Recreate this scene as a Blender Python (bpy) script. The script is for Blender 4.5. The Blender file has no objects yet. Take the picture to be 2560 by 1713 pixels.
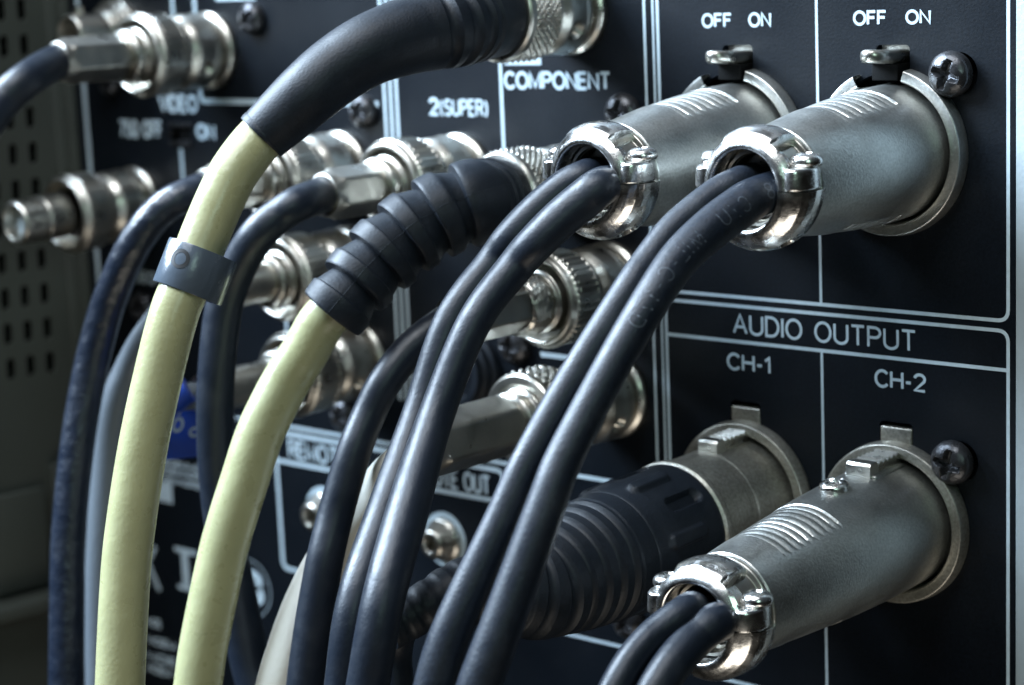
import bpy, math, random
from math import sin, cos, pi, radians, sqrt, hypot
from mathutils import Vector, Matrix, Euler
random.seed(7)
MM = 0.001
sc = bpy.context.scene
COL = sc.collection

# ------------------------------------------------------------------ camera
CR = Vector((0.7445481, 0.6662567, -0.0418349))     # right
CU = Vector((-0.0876910, 0.1597352, 0.9832573))     # up
CF = Vector((-0.6617842, 0.7284138, -0.1773553))    # forward
CAM = Vector((0, -250, 0))                          # mm
FPX, CX, CY = 5211.47, 1280.0, 856.5
cam = bpy.data.cameras.new('camera')
cam.sensor_width = 36; cam.sensor_fit = 'HORIZONTAL'
cam.lens = FPX / 2560 * 36
cam.clip_start = 0.01; cam.clip_end = 20
cam.dof.use_dof = True; cam.dof.focus_distance = 0.276; cam.dof.aperture_fstop = 20.5
cam.dof.aperture_blades = 7
cam_o = bpy.data.objects.new('camera', cam); COL.objects.link(cam_o)
m = Matrix.Identity(4)
for i in range(3):
    m[i][0] = CR[i]; m[i][1] = CU[i]; m[i][2] = -CF[i]; m[i][3] = CAM[i] * MM
cam_o.matrix_world = m
sc.camera = cam_o

def ray(px, py):
    return CR * ((px - CX) / FPX) - CU * ((py - CY) / FPX) + CF
def on_plane(px, py, y=0.0):          # point at this spot of the photograph on the plane Y = y (mm)
    d = ray(px, py); return CAM + d * ((y - CAM.y) / d.y)
def at_depth(px, py, d):              # point at distance d (mm) in front of the lens plane
    return CAM + ray(px, py) * d

# ------------------------------------------------------------------ world, lights, exposure
sc.view_settings.view_transform = 'Standard'; sc.view_settings.look = 'None'
sc.view_settings.exposure = 0; sc.view_settings.gamma = 1
w = bpy.data.worlds.new('World'); sc.world = w; w.use_nodes = True
wn = w.node_tree.nodes; wl = w.node_tree.links
bg = wn['Background']; bg.inputs[1].default_value = 0.075
# a dim room: cool pale ceiling, darker warm floor
_tc = wn.new('ShaderNodeTexCoord'); _sp = wn.new('ShaderNodeSeparateXYZ'); _rp = wn.new('ShaderNodeValToRGB')
wl.new(_tc.outputs['Generated'], _sp.inputs[0]); wl.new(_sp.outputs['Z'], _rp.inputs['Fac']); wl.new(_rp.outputs['Color'], bg.inputs[0])
_rp.color_ramp.elements[0].position = 0.0; _rp.color_ramp.elements[0].color = (0.05, 0.047, 0.042, 1)
_rp.color_ramp.elements[1].position = 0.9; _rp.color_ramp.elements[1].color = (0.62, 0.74, 0.90, 1)

def area(name, pos, target, size, power, col, sy=None):
    l = bpy.data.lights.new(name, 'AREA'); l.energy = power; l.color = col
    l.shape = 'RECTANGLE'; l.size = size; l.size_y = sy or size
    o = bpy.data.objects.new(name, l); COL.objects.link(o)
    o.location = Vector(pos) * MM
    d = (Vector(target) - Vector(pos)).normalized()
    o.rotation_euler = d.to_track_quat('-Z', 'Y').to_euler()
    return o
area('window_light', (-620, -250, 360), (-215, -30, -40), 0.40, 33.0, (0.66, 0.82, 1.0), 0.42)
area('ceiling_light', (-170, -230, 340), (-165, -20, -40), 0.26, 2.2, (0.90, 0.95, 1.0), 0.26)
area('floor_bounce', (-40, -240, -420), (-200, -20, -40), 0.30, 0.6, (1.0, 0.93, 0.82), 0.22)
area('green_streak_lamp', (160, -330, 120), (-170, -20, -40), 0.10, 0.24, (0.66, 1.0, 0.88), 0.12)  # small unseen greenish lamp, added for the teal streak on the plug shells

# ------------------------------------------------------------------ materials
def mat(name, col, rough=0.5, metal=0.0, spec=0.5, bump=0.0, bscale=800.0, var=0.0, vscale=60.0, col2=None,
        rvar=0.0, coat=0.0, sss=0.0, bump2=0.0, b2scale=60.0, grain=0.0, gscale=2200.0, dust=0.0):
    mt = bpy.data.materials.new(name); mt.use_nodes = True
    nt = mt.node_tree; N = nt.nodes; L = nt.links; b = N['Principled BSDF']
    b.inputs['Base Color'].default_value = (*col, 1); b.inputs['Roughness'].default_value = rough
    b.inputs['Metallic'].default_value = metal; b.inputs['Specular IOR Level'].default_value = spec
    if coat: b.inputs['Coat Weight'].default_value = coat; b.inputs['Coat Roughness'].default_value = 0.15
    if sss:
        b.inputs['Subsurface Weight'].default_value = sss
        b.inputs['Subsurface Radius'].default_value = (1, .8, .4); b.inputs['Subsurface Scale'].default_value = 0.001
    tc = N.new('ShaderNodeTexCoord')
    def noise(scale, detail=4):
        n = N.new('ShaderNodeTexNoise'); n.inputs['Scale'].default_value = scale; n.inputs['Detail'].default_value = detail
        L.new(tc.outputs['Object'], n.inputs['Vector']); return n
    if var:
        n = noise(vscale, 5)
        cr = N.new('ShaderNodeValToRGB'); cr.color_ramp.elements[0].position = .35; cr.color_ramp.elements[1].position = .7
        c2 = col2 or tuple(c * (1 - var) for c in col)
        cr.color_ramp.elements[0].color = (*c2, 1); cr.color_ramp.elements[1].color = (*col, 1)
        L.new(n.outputs['Fac'], cr.inputs['Fac']); L.new(cr.outputs['Color'], b.inputs['Base Color'])
    if grain or dust:
        src = b.inputs['Base Color'].links[0].from_socket if b.inputs['Base Color'].links else None
        if grain:
            n = noise(gscale, 2); mr = N.new('ShaderNodeMapRange')
            mr.inputs['From Min'].default_value = .3; mr.inputs['From Max'].default_value = .7
            mr.inputs['To Min'].default_value = 1 - grain; mr.inputs['To Max'].default_value = 1 + grain
            L.new(n.outputs['Fac'], mr.inputs['Value'])
            mx = N.new('ShaderNodeMix'); mx.data_type = 'RGBA'; mx.blend_type = 'MULTIPLY'; mx.inputs[0].default_value = 1
            if src: L.new(src, mx.inputs[6])
            else: mx.inputs[6].default_value = (*col, 1)
            L.new(mr.outputs['Result'], mx.inputs[7]); src = mx.outputs[2]
        if dust:
            n = noise(190, 8); mr = N.new('ShaderNodeMapRange')
            mr.inputs['From Min'].default_value = .52; mr.inputs['From Max'].default_value = .80
            mr.inputs['To Min'].default_value = 0; mr.inputs['To Max'].default_value = dust
            L.new(n.outputs['Fac'], mr.inputs['Value'])
            mx = N.new('ShaderNodeMix'); mx.data_type = 'RGBA'
            L.new(mr.outputs['Result'], mx.inputs[0]); mx.inputs[7].default_value = (.13, .14, .15, 1)
            if src: L.new(src, mx.inputs[6])
            else: mx.inputs[6].default_value = (*col, 1)
            src = mx.outputs[2]
        L.new(src, b.inputs['Base Color'])
    if rvar:
        n = noise(vscale * 2.3, 6); mr = N.new('ShaderNodeMapRange')
        mr.inputs['From Min'].default_value = .3; mr.inputs['From Max'].default_value = .7
        mr.inputs['To Min'].default_value = max(.03, rough - rvar); mr.inputs['To Max'].default_value = rough + rvar
        L.new(n.outputs['Fac'], mr.inputs['Value']); L.new(mr.outputs['Result'], b.inputs['Roughness'])
    last = None
    for bs, sc_ in ((bump2, b2scale), (bump, bscale)):
        if bs:
            n = noise(sc_, 3); bp = N.new('ShaderNodeBump'); bp.inputs['Strength'].default_value = bs
            bp.inputs['Distance'].default_value = 0.25 / sc_
            L.new(n.outputs['Fac'], bp.inputs['Height'])
            if last: L.new(last.outputs['Normal'], bp.inputs['Normal'])
            last = bp
    if last: L.new(last.outputs['Normal'], b.inputs['Normal'])
    return mt
M = dict(
    panel=mat('black_panel_paint', (0.0032, 0.0052, 0.0082), .44, spec=.19, bump=.3, bscale=2600, rvar=.07, vscale=25, var=.3, grain=.35, dust=.015),
    inside=mat('dark_inside', (0.004, 0.004, 0.004), .8, spec=.1),
    print=mat('silkscreen_print', (0.40, 0.49, 0.54), .55, var=.12, vscale=900),
    mark=mat('dark_print', (0.004, 0.005, 0.007), .6),
    cprint=mat('grey_cable_print', (0.045, 0.055, 0.07), .5),
    satin=mat('blasted_nickel', (0.51, 0.515, 0.49), .37, metal=.97, bump=.55, bscale=2800, rvar=.07, vscale=90, var=.16, grain=.13, gscale=2800),
    brushed=mat('bright_latch', (0.66, 0.65, 0.60), .30, metal=1, bump=.4, bscale=1800, rvar=.06, vscale=200),
    cast=mat('cast_zinc', (0.38, 0.365, 0.32), .42, metal=.85, bump=.5, bscale=2600, rvar=.08, vscale=150, var=.18, grain=.25),
    chrome=mat('polished_clamp', (0.80, 0.79, 0.765), .25, metal=1, bump=.2, bscale=1500, rvar=.09, vscale=200, bump2=.10, b2scale=200),
    nickel=mat('nickel_plate', (0.50, 0.48, 0.43), .31, metal=1, bump=.12, bscale=1500, rvar=.06, vscale=140, var=.12),
    ferrule=mat('crimped_ferrule', (0.42, 0.40, 0.355), .36, metal=1, bump=.3, bscale=1500, rvar=.1, vscale=150, var=.2),
    gold=mat('contact_bore', (0.22, 0.14, 0.06), .4, metal=1),
    screw=mat('dark_screw', (0.045, 0.046, 0.05), .30, metal=.7, bump=.5, bscale=900, rvar=.1, vscale=300),
    rubber=mat('black_rubber', (0.0048, 0.0074, 0.0118), .50, spec=.27, bump=.45, bscale=2800, rvar=.05, vscale=120, grain=.25, dust=.04),
    cable=mat('black_cable', (0.0055, 0.0088, 0.0155), .42, spec=.36, bump=.3, bscale=2600, rvar=.05, vscale=250, bump2=.14, b2scale=420, dust=.08),
    wrinkled=mat('wrinkled_black_cable', (0.006, 0.0095, 0.018), .34, spec=.5, bump=.3, bscale=2600, rvar=.06, vscale=250, bump2=.6, b2scale=420, dust=.14),
    soft=mat('soft_black_cable', (0.0055, 0.0088, 0.0155), .46, spec=.36, bump=.5, bscale=2600, rvar=.06, vscale=200, grain=.3, dust=.12),
    yellow=mat('cream_green_cable', (0.30, 0.295, 0.158), .30, spec=.5, bump=.25, bscale=1500, var=.10, vscale=170, rvar=.07, sss=.08, bump2=.12, b2scale=220),
    white=mat('white_cable', (0.66, 0.65, 0.58), .5, bump=.3, bscale=900, var=.1, vscale=150),
    grey=mat('grey_cable', (0.085, 0.098, 0.11), .36, bump=.2, bscale=900),
    clip=mat('grey_plastic', (0.058, 0.073, 0.092), .24, spec=.6, bump=.15, bscale=700, rvar=.04, vscale=200),
    blue=mat('blue_label', (0.003, 0.035, 0.27), .45),
    wall=mat('grey_rack_paint', (0.035, 0.041, 0.034), .6, bump=.4, bscale=1500, var=.2, vscale=30),
    edge=mat('light_grey_paint', (0.28, 0.33, 0.35), .5, bump=.4, bscale=1800, var=.12, vscale=120),
)

# ------------------------------------------------------------------ object helpers
def link(o, parent=None):
    COL.objects.link(o)
    if parent is not None: o.parent = parent
    return o
def obj(name, vf, material, parent=None, sharp=40, world=False, label=None, smooth=True):
    v, f = vf
    if world and parent is not None:
        inv = parent.matrix_world.inverted(); v = [inv @ (Vector(p) * MM) for p in v]
    else: v = [Vector(p) * MM for p in v]
    me = bpy.data.meshes.new(name); me.from_pydata([tuple(p) for p in v], [], f); me.validate()
    if smooth:
        me.shade_smooth(); me.set_sharp_from_angle(angle=radians(sharp))
    me.materials.append(M[material])
    o = bpy.data.objects.new(name, me); link(o, parent)
    if parent is not None: o.matrix_world = parent.matrix_world.copy()
    if label: o['label'] = label
    return o
def empty(name, loc, rot=(0, 0, 0), label=None, cat=None, group=None, parent=None):
    o = bpy.data.objects.new(name, None); o.empty_display_size = 0.004
    o.location = Vector(loc) * MM; o.rotation_euler = rot
    link(o, parent)
    o.matrix_world = Matrix.Translation(Vector(loc) * MM) @ Euler(rot).to_matrix().to_4x4()
    if parent is not None: pass
    if label: o['label'] = label
    if cat: o['category'] = cat
    if group: o['group'] = group
    return o
def join(*parts):
    V = []; F = []
    for v, f in parts:
        n = len(V); V += list(v); F += [tuple(i + n for i in q) for q in f]
    return V, F
def xf(vf, mtx):
    v, f = vf
    return [mtx @ Vector(p) for p in v], f
def fillet(pts, r=0.25, n=3):
    out = [pts[0]]
    for a, b, c in zip(pts, pts[1:], pts[2:]):
        a2, b2, c2 = Vector(a), Vector(b), Vector(c)
        u = a2 - b2; v = c2 - b2
        lu, lv = u.length, v.length
        if lu < 1e-6 or lv < 1e-6: continue
        k = min(r, lu * .45, lv * .45)
        p, q = b2 + u / lu * k, b2 + v / lv * k
        for i in range(n + 1):
            t = i / n
            out.append(tuple(p * (1 - t) ** 2 + b2 * 2 * t * (1 - t) + q * t * t))
    out.append(pts[-1]); return out
# surfaces of revolution about the plug's own axis: t runs outwards (-Y), th from the top towards +X
def revolve(prof, seg=72, rf=None, th0=0, th1=2 * pi):
    closed = abs(th1 - th0 - 2 * pi) < 1e-6
    n = seg if closed else seg + 1
    V = []; F = []
    for t, r in prof:
        for j in range(n):
            th = th0 + (th1 - th0) * j / seg
            rr = rf(t, th, r) if rf else r
            V.append((rr * sin(th), -t, rr * cos(th)))
    for i in range(len(prof) - 1):
        for j in range(seg):
            k = (j + 1) % n if closed else j + 1
            F.append((i * n + j, i * n + k, (i + 1) * n + k, (i + 1) * n + j))
    return V, F
def dense(prof, step=.25):
    out = [prof[0]]
    for a, b in zip(prof, prof[1:]):
        L = hypot(b[0] - a[0], b[1] - a[1]); k = max(1, int(L / step))
        for i in range(1, k + 1): out.append((a[0] + (b[0] - a[0]) * i / k, a[1] + (b[1] - a[1]) * i / k))
    return out
def box(x0, x1, y0, y1, z0, z1, b=0.0):
    if b <= 0:
        V = [(x, y, z) for x in (x0, x1) for y in (y0, y1) for z in (z0, z1)]
        F = [(0, 1, 3, 2), (4, 6, 7, 5), (0, 4, 5, 1), (2, 3, 7, 6), (0, 2, 6, 4), (1, 5, 7, 3)]
        return V, F
    import bmesh
    bm = bmesh.new(); bmesh.ops.create_cube(bm, size=1)
    for v in bm.verts:
        v.co = ((x0 + x1) / 2 + v.co.x * (x1 - x0), (y0 + y1) / 2 + v.co.y * (y1 - y0), (z0 + z1) / 2 + v.co.z * (z1 - z0))
    bmesh.ops.bevel(bm, geom=list(bm.edges), offset=b, segments=3, profile=.5, affect='EDGES')
    bm.verts.index_update()
    V = [tuple(v.co) for v in bm.verts]; F = [tuple(v.index for v in f.verts) for f in bm.faces]; bm.free()
    return V, F
def catmull(P, n=14):
    # P: list of (Vector, radius)
    Q = []
    pts = [P[0]] + P + [P[-1]]
    def cr(a, b, c, d, t): return 0.5 * ((2 * b) + (c - a) * t + (2 * a - 5 * b + 4 * c - d) * t * t + (3 * b - a - 3 * c + d) * t ** 3)
    for i in range(1, len(pts) - 2):
        for k in range(n):
            t = k / n
            Q.append((cr(pts[i-1][0], pts[i][0], pts[i+1][0], pts[i+2][0], t), cr(pts[i-1][1], pts[i][1], pts[i+1][1], pts[i+2][1], t)))
    Q.append(P[-1]); return Q
def resample(P, step):
    out = [P[0]]; acc = 0; S = [0]
    for a, b in zip(P, P[1:]): S.append(S[-1] + (b[0] - a[0]).length)
    tot = S[-1]; n = max(2, int(tot / step)); j = 0; out = []
    for i in range(n + 1):
        s = tot * i / n
        while j < len(S) - 2 and S[j + 1] < s: j += 1
        u = (s - S[j]) / max(1e-9, S[j + 1] - S[j])
        out.append((P[j][0].lerp(P[j + 1][0], u), P[j][1] + (P[j + 1][1] - P[j][1]) * u, s))
    return out
def frames(pts, up=Vector((0, 0, 1))):
    T = []
    for i in range(len(pts)):
        a = pts[max(0, i - 1)][0]; b = pts[min(len(pts) - 1, i + 1)][0]; T.append((b - a).normalized())
    N = (up - T[0] * up.dot(T[0])).normalized(); out = []
    for i, t in enumerate(T):
        N = (N - t * N.dot(t)).normalized(); out.append((t, N, t.cross(N)))
    return out
def tube(P, seg=32, step=1.0, rf=None, cap=True, n=14):
    R = resample(catmull(P, n), step); Fm = frames(R); V = []; F = []
    for (p, r, s), (t, N, Bn) in zip(R, Fm):
        for j in range(seg):
            a = 2 * pi * j / seg
            rr = rf(s, a, r) if rf else r
            V.append(p + N * (rr * cos(a)) + Bn * (rr * sin(a)))
    for i in range(len(R) - 1):
        for j in range(seg):
            k = (j + 1) % seg; F.append((i * seg + j, i * seg + k, (i + 1) * seg + k, (i + 1) * seg + j))
    if cap:
        F.append(tuple(range(seg - 1, -1, -1))); F.append(tuple((len(R) - 1) * seg + j for j in range(seg)))
    return V, F
def path(root, start, pts):
    """start: (t, r) points on the plug's own axis; pts: (px, py, depth, radius in photo pixels)"""
    out = []
    for q in start:
        v = root.matrix_world @ (Vector((q[2] if len(q) > 2 else 0, -q[0], q[3] if len(q) > 3 else 0)) * MM)
        out.append((v / MM, q[1]))
    for px, py, d, rp in pts: out.append((at_depth(px, py, d), rp * d / FPX))
    return out

# ------------------------------------------------------------------ stroke lettering (flat print)
def arc(cx, cy, rx, ry, a0, a1, n=14):
    return [(cx + rx * cos(radians(a0 + (a1 - a0) * i / n)), cy + ry * sin(radians(a0 + (a1 - a0) * i / n))) for i in range(n + 1)]
G = {
 'A': (.66, [[(0, 0), (.33, 1), (.66, 0)], [(.115, .34), (.545, .34)]]),
 'U': (.62, [[(0, 1)] + arc(.31, .30, .31, .30, 180, 360) + [(.62, 1)]]),
 'D': (.62, [[(.25, 0), (0, 0), (0, 1), (.25, 1)] + arc(.25, .5, .37, .5, 90, -90)]),
 'I': (.0, [[(0, 0), (0, 1)]]),
 'O': (.74, [arc(.37, .5, .37, .5, 90, 450, 30)]),
 'T': (.60, [[(0, 1), (.6, 1)], [(.3, 1), (.3, 0)]]),
 'P': (.56, [[(0, 0), (0, 1), (.30, 1)] + arc(.30, .74, .26, .26, 90, -90) + [(0, .48)]]),
 'C': (.66, [arc(.36, .5, .36, .5, 40, 320, 24)]),
 'H': (.60, [[(0, 0), (0, 1)], [(.6, 0), (.6, 1)], [(0, .52), (.6, .52)]]),
 '-': (.26, [[(0, .42), (.26, .42)]]),
 '1': (.22, [[(0, .76), (.22, 1), (.22, 0)]]),
 '2': (.56, [arc(.28, .72, .27, .28, 170, -35, 14) + [(.02, 0), (.56, 0)]]),
 'F': (.50, [[(0, 0), (0, 1), (.5, 1)], [(0, .53), (.44, .53)]]),
 'N': (.60, [[(0, 0), (0, 1), (.6, 0), (.6, 1)]]),
 'M': (.72, [[(0, 0), (0, 1), (.36, .1), (.72, 1), (.72, 0)]]),
 'E': (.50, [[(.5, 1), (0, 1), (0, 0), (.5, 0)], [(0, .53), (.45, .53)]]),
 'R': (.58, [[(0, 0), (0, 1), (.32, 1)] + arc(.32, .75, .25, .25, 90, -90) + [(0, .5)], [(.34, .5), (.58, 0)]]),
 'S': (.58, [arc(.29, .745, .27, .255, 25, 250, 14) + arc(.29, .255, .29, .255, 70, -155, 14)]),
 'V': (.62, [[(0, 1), (.31, 0), (.62, 1)]]),
 'K': (.60, [[(0, 0), (0, 1)], [(.55, 1), (.0, .42)], [(.18, .58), (.6, 0)]]),
 'L': (.48, [[(0, 1), (0, 0), (.48, 0)]]),
 'B': (.58, [[(0, 0), (0, 1), (.3, 1)] + arc(.3, .76, .24, .24, 90, -90, 8) + [(0, .52), (.3, .52)] + arc(.3, .26, .28, .26, 90, -90, 8) + [(0, 0)]]),
 '7': (.54, [[(0, 1), (.54, 1), (.18, 0)]]),
 '5': (.54, [[(.5, 1), (.08, 1), (.03, .55)] + arc(.27, .34, .27, .34, 120, -150, 14)]),
 '8': (.56, [arc(.28, .76, .23, .24, -90, 270, 16), arc(.28, .26, .28, .26, 90, 450, 16)]),
 'o': (.66, [[(0, 0), (.2, 0)] + arc(.33, .58, .31, .42, 240, -60, 16) + [(.46, 0), (.66, 0)]]),   # ohm sign
 '(': (.20, [arc(.45, .45, .45, .68, 130, 230, 10)]),
 ')': (.20, [arc(-.25, .45, .45, .68, 50, -50, 10)]),
 '/': (.30, [[(0, -.05), (.3, 1.05)]]),
 ' ': (.30, []),
}
def ribbon(pl, w):
    pl = [p for i, p in enumerate(pl) if i == 0 or hypot(p[0] - pl[i-1][0], p[1] - pl[i-1][1]) > 1e-5]
    n = len(pl); closed = hypot(pl[0][0] - pl[-1][0], pl[0][1] - pl[-1][1]) < 1e-5 and n > 3
    if closed: pl = pl[:-1]; n -= 1
    P = [Vector(p) for p in pl]; L = []; R = []
    for i, p in enumerate(P):
        a = P[i - 1] if (i > 0 or closed) else None; b = P[(i + 1) % n] if (i < n - 1 or closed) else None
        d0 = (p - a).normalized() if a is not None else None; d1 = (b - p).normalized() if b is not None else None
        if d0 is None: d0 = d1
        if d1 is None: d1 = d0
        n0 = Vector((-d0.y, d0.x)); n1 = Vector((-d1.y, d1.x)); mm = (n0 + n1)
        if mm.length < .2: mm = n1.copy()
        mm.normalize(); k = w / 2 / max(.72, mm.dot(n1))
        L.append(p + mm * k); R.append(p - mm * k)
    V = [tuple(q) for q in L + R]; F = []
    m2 = n if closed else n - 1
    for i in range(m2):
        j = (i + 1) % n; F.append((i, n + i, n + j, j))
    return V, F
def layout(s, gap=.20):
    x = 0; out = []
    for ch in s:
        wd, st = G[ch]
        out.append((x, ch)); x += wd + gap
    return out, x - gap
def flat_text(s, W, H, stroke, gap=.20, z=0.05):
    """text in mm in the XZ plane with the front towards -Y, left-bottom corner at the origin"""
    lay, tw = layout(s, gap)
    sx = (W - stroke) / (tw or 1); sz = H - stroke; parts = []; k = 0
    for x, ch in lay:
        for st in G[ch][1]:
            v, f = ribbon([(stroke / 2 + (x + a) * sx, stroke / 2 + b * sz) for a, b in st], stroke)
            k += 1
            parts.append(([(a, -z - .0015 * (k % 7), b) for a, b in v], f))
    return join(*parts)
def thick(vf): return vf

# ================================================================== THE PANEL
panel = empty('equipment_panel', (-230, 0, -60), label='black rear panel of a video machine with pale printed lines, lettering and sockets', cat='equipment panel')
PX = lambda px, py: on_plane(px, py, 0)
XR = -154.2; ZU, ZL = -27.4, -80.3
XL = XR + (PX(1878, 1000).x - PX(2257, 1060).x)
SLOTW = (PX(2299, 1062).x - PX(2216, 1062).x)
SLOT_TOP = {ZU: PX(2250, 112).z, ZL: PX(2257, 1058).z}

def curve_sheet(name, loops, depth, material, parent, y0=0):
    cu = bpy.data.curves.new(name, 'CURVE'); cu.dimensions = '2D'; cu.fill_mode = 'BOTH'; cu.extrude = depth / 2 * MM
    for lp in loops:
        sp = cu.splines.new('POLY'); sp.points.add(len(lp) - 1); sp.use_cyclic_u = True
        for p, q in zip(sp.points, lp): p.co = (q[0] * MM, q[1] * MM, 0, 1)
    to = bpy.data.objects.new('tmp', cu); COL.objects.link(to)
    me = bpy.data.meshes.new_from_object(to); bpy.data.objects.remove(to)
    # x stays, curve y -> world z, curve z -> world -y
    inv = parent.matrix_world.inverted()
    for v in me.vertices:
        c = v.co.copy(); v.co = inv @ Vector((c.x, y0 * MM + depth / 2 * MM - c.z, c.y))
    me.update(); me.materials.clear(); me.materials.append(M[material])
    o = bpy.data.objects.new(name, me); link(o, parent); return o
def keyhole(cx, cz, r, hw, top, n=48):
    a = math.asin(hw / r); out = []
    for i in range(n + 1):
        th = a + (2 * pi - 2 * a) * i / n; out.append((cx + r * sin(th), cz + r * cos(th)))
    c = .6
    out += [(cx - hw, top - c), (cx - hw + c * .3, top - c * .3), (cx - hw + c, top), (cx + hw - c, top), (cx + hw - c * .3, top - c * .3), (cx + hw, top - c)]
    return out
def circle(cx, cz, r, n=32): return [(cx + r * sin(2 * pi * i / n), cz + r * cos(2 * pi * i / n)) for i in range(n)]
X0, X1, Z0, Z1 = -341.5, -133.6, -190, 60
JACKS = {'A': (530, 125), 'B': (346, 505), 'C': (857, 426), 'D': (1155, 437), 'E': (1433, 23), 'F': (1440, 466), 'G': (880, 663), 'H': (900, 897), 'I': (1529, 712), 'K': (1535, 985)}
SLIDE = [PX(427, 318), PX(478, 318), PX(478, 352), PX(427, 352)]
loops = [[(X0, Z0), (X1, Z0), (X1, Z1), (X0, Z1)]]
for x in (XL, XR):
    for z in (ZU, ZL): loops.append(keyhole(x, z, 11.0, SLOTW / 2, SLOT_TOP[z] if x == XR else SLOT_TOP[z] + .15))
loops.append([(p.x, p.z) for p in SLIDE])
SCREWS = [(2388, 184, 3.15), (2391, 1152, 3.15), (636, 46, 2.9), (914, 278, 2.9), (1562, 282, 3.1), (1292, 862, 3.1), (866, 1035, 3.0), (362, 765, 3.0), (1578, 1550, 3.1), (282, 208, 2.4)]
for px, py, r in SCREWS[:2]:
    p = PX(px, py); loops.append(circle(p.x + .5, p.z, 2.9))
curve_sheet('front_plate', loops, 1.5, 'panel', panel)
obj('backing_plate', box(X0 + 2, X1 - 1, 3.2, 3.6, Z0 + 2, Z1 - 2), 'inside', panel, world=True, smooth=False)

# printed lines: one flat strip each
def strip(pts, wd, lift=.05, name='printed_line', material='print'):
    v, f = ribbon([(p[0], p[1]) for p in pts], wd)
    return obj(name, ([(a, -lift, b) for a, b in v], f), material, panel, world=True, smooth=False)
def rnd(pts, r, closed=True):
    n = len(pts); out = []
    for i in range(n):
        a, b, c = Vector(pts[i - 1]), Vector(pts[i]), Vector(pts[(i + 1) % n])
        if not closed and i in (0, n - 1): out.append(tuple(b)); continue
        u = (a - b).normalized(); v = (c - b).normalized(); p, q = b + u * r, b + v * r
        for k in range(6):
            t = k / 5; out.append(tuple(p * (1 - t) ** 2 + b * 2 * t * (1 - t) + q * t * t))
    if closed: out.append(out[0])
    return out
LW = .52
xa, xb, xc = PX(1645.5, 100).x, PX(2042.5, 100).x, PX(2521, 250).x
zA, zB, zC = PX(2050, 761).z, PX(2050, 784.5).z, PX(2050, 876).z
zbot = PX(1750, 1683).z
strip(rnd([(xa, 40), (xa, zA), (xc, zA), (xc, 40)], 1.6, False), LW)                       # upper audio box
strip([(xb, 40), (xb, zA + LW / 2)], LW * .8, .056)
strip(rnd([(xa, zB), (xc, zB), (xc, zbot), (xa, zbot)], 1.6), LW)                          # lower audio box
strip([(xa + LW / 2, zC), (xc - LW / 2, zC)], LW, .056)
strip([(xb, zC - LW / 2), (xb, -150)], LW * .8, .058)
strip([(PX(1609.5, 0).x, 40), (PX(1609.5, 0).x, zbot)], LW * .85)
strip([(PX(1631, 0).x, 40), (PX(1631, 0).x, zbot)], LW * .7)
for px in (960.5, 976, 991): strip([(PX(px, 222).x, 40), (PX(px, 222).x, PX(1000, 1000).z)], .62, .05)
strip([(PX(1255.5, 270).x, PX(1255, 150).z), (PX(1255.5, 270).x, PX(1260, 420).z)], .62)
strip([(PX(209, 200).x, 40), (PX(209, 200).x, -90)], 1.3, .05)
strip([(PX(432, 20).x, 40), (PX(432, 20).x, PX(440, 150).z)], .95)
strip([(PX(455, 400).x, PX(455, 372).z), (PX(455, 400).x, PX(457, 470).z)], .95)
strip(rnd([(PX(487, 20).x, 40), (PX(487, 20).x, PX(520, 253).z), (PX(945, 240).x, PX(520, 253).z)], 1.2, False), .95)
strip([(PX(540, -2).x, PX(540, -2).z), (PX(640, -2).x, PX(540, -2).z)], .7)
strip([(PX(716, 800).x, PX(716, 775).z), (PX(716, 800).x, PX(716, 850).z)], .7)
strip([(PX(1262, 150).x, PX(1300, 150).z), (PX(1353, 150).x, PX(1300, 150).z)], 1.6, .06, 'printed_block')
strip([(PX(1352, 889).x, PX(1380, 889).z), (PX(1440, 889).x, PX(1380, 889).z)], .8, .06, 'printed_block')
# remote boxes
zr1, zr2, zr3, zr4 = PX(980, 1112).z, PX(980, 1130).z, PX(980, 1204).z, PX(705, 1418).z
xr1, xr2 = PX(698, 1250).x, PX(1258, 1200).x
strip([(PX(590, 1042).x, zr1 + .1), (PX(1640, 1200).x, zr1 + .1)], .62)
strip(rnd([(xr1, zr2), (xr2, zr2), (xr2, zr4), (xr1, zr4)], 1.6), .8)
strip([(xr1 + .4, zr3), (xr2 - .4, zr3)], .75, .056)
strip([(PX(1330, 1545).x, PX(1470, 1597).z), (PX(1740, 1700).x, PX(1470, 1597).z)], LW)
strip([(PX(1290, 1280).x, PX(1400, 1255).z), (PX(1640, 1340).x, PX(1400, 1255).z)], LW)

def text(s, pl, pr, top, bot, stroke=.42, gap=.2, name='lettering', material='print', label=None):
    a = PX(pl, bot); b = PX(pr, bot); t = PX(pl, top)
    vf = flat_text(s, b.x - a.x, t.z - a.z, stroke, gap)
    v = [(p[0] + a.x, p[1], p[2] + a.z) for p in vf[0]]
    return obj(name, (v, vf[1]), material, panel, world=True, smooth=False, label=label or f'{s.replace("o", "ohm")} lettering')
text('OFF', 1755, 1831, 33.5, 71, .40); text('ON', 1871.5, 1929, 31, 69, .40)
text('OFF', 2133, 2218, 26.5, 65, .40); text('ON', 2264, 2328, 24, 62, .40)
text('AUDIO OUTPUT', 1833, 2291, 782, 834, .40, .21)
text('CH-1', 1818, 1927, 880, 924, .42); text('CH-2', 2187, 2316, 921, 967.5, .42)
text('COMPONENT', 1261, 1529, 178, 224, .56, .18)
text('2', 1073, 1099, 243, 290, .62); text('(SUPER)', 1101, 1221, 247, 290, .42, .22)
text('REMOTE IN', 722, 915, 1098, 1144, .55); text('REMOTE OUT', 1024, 1226, 1154, 1203, .55)
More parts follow.
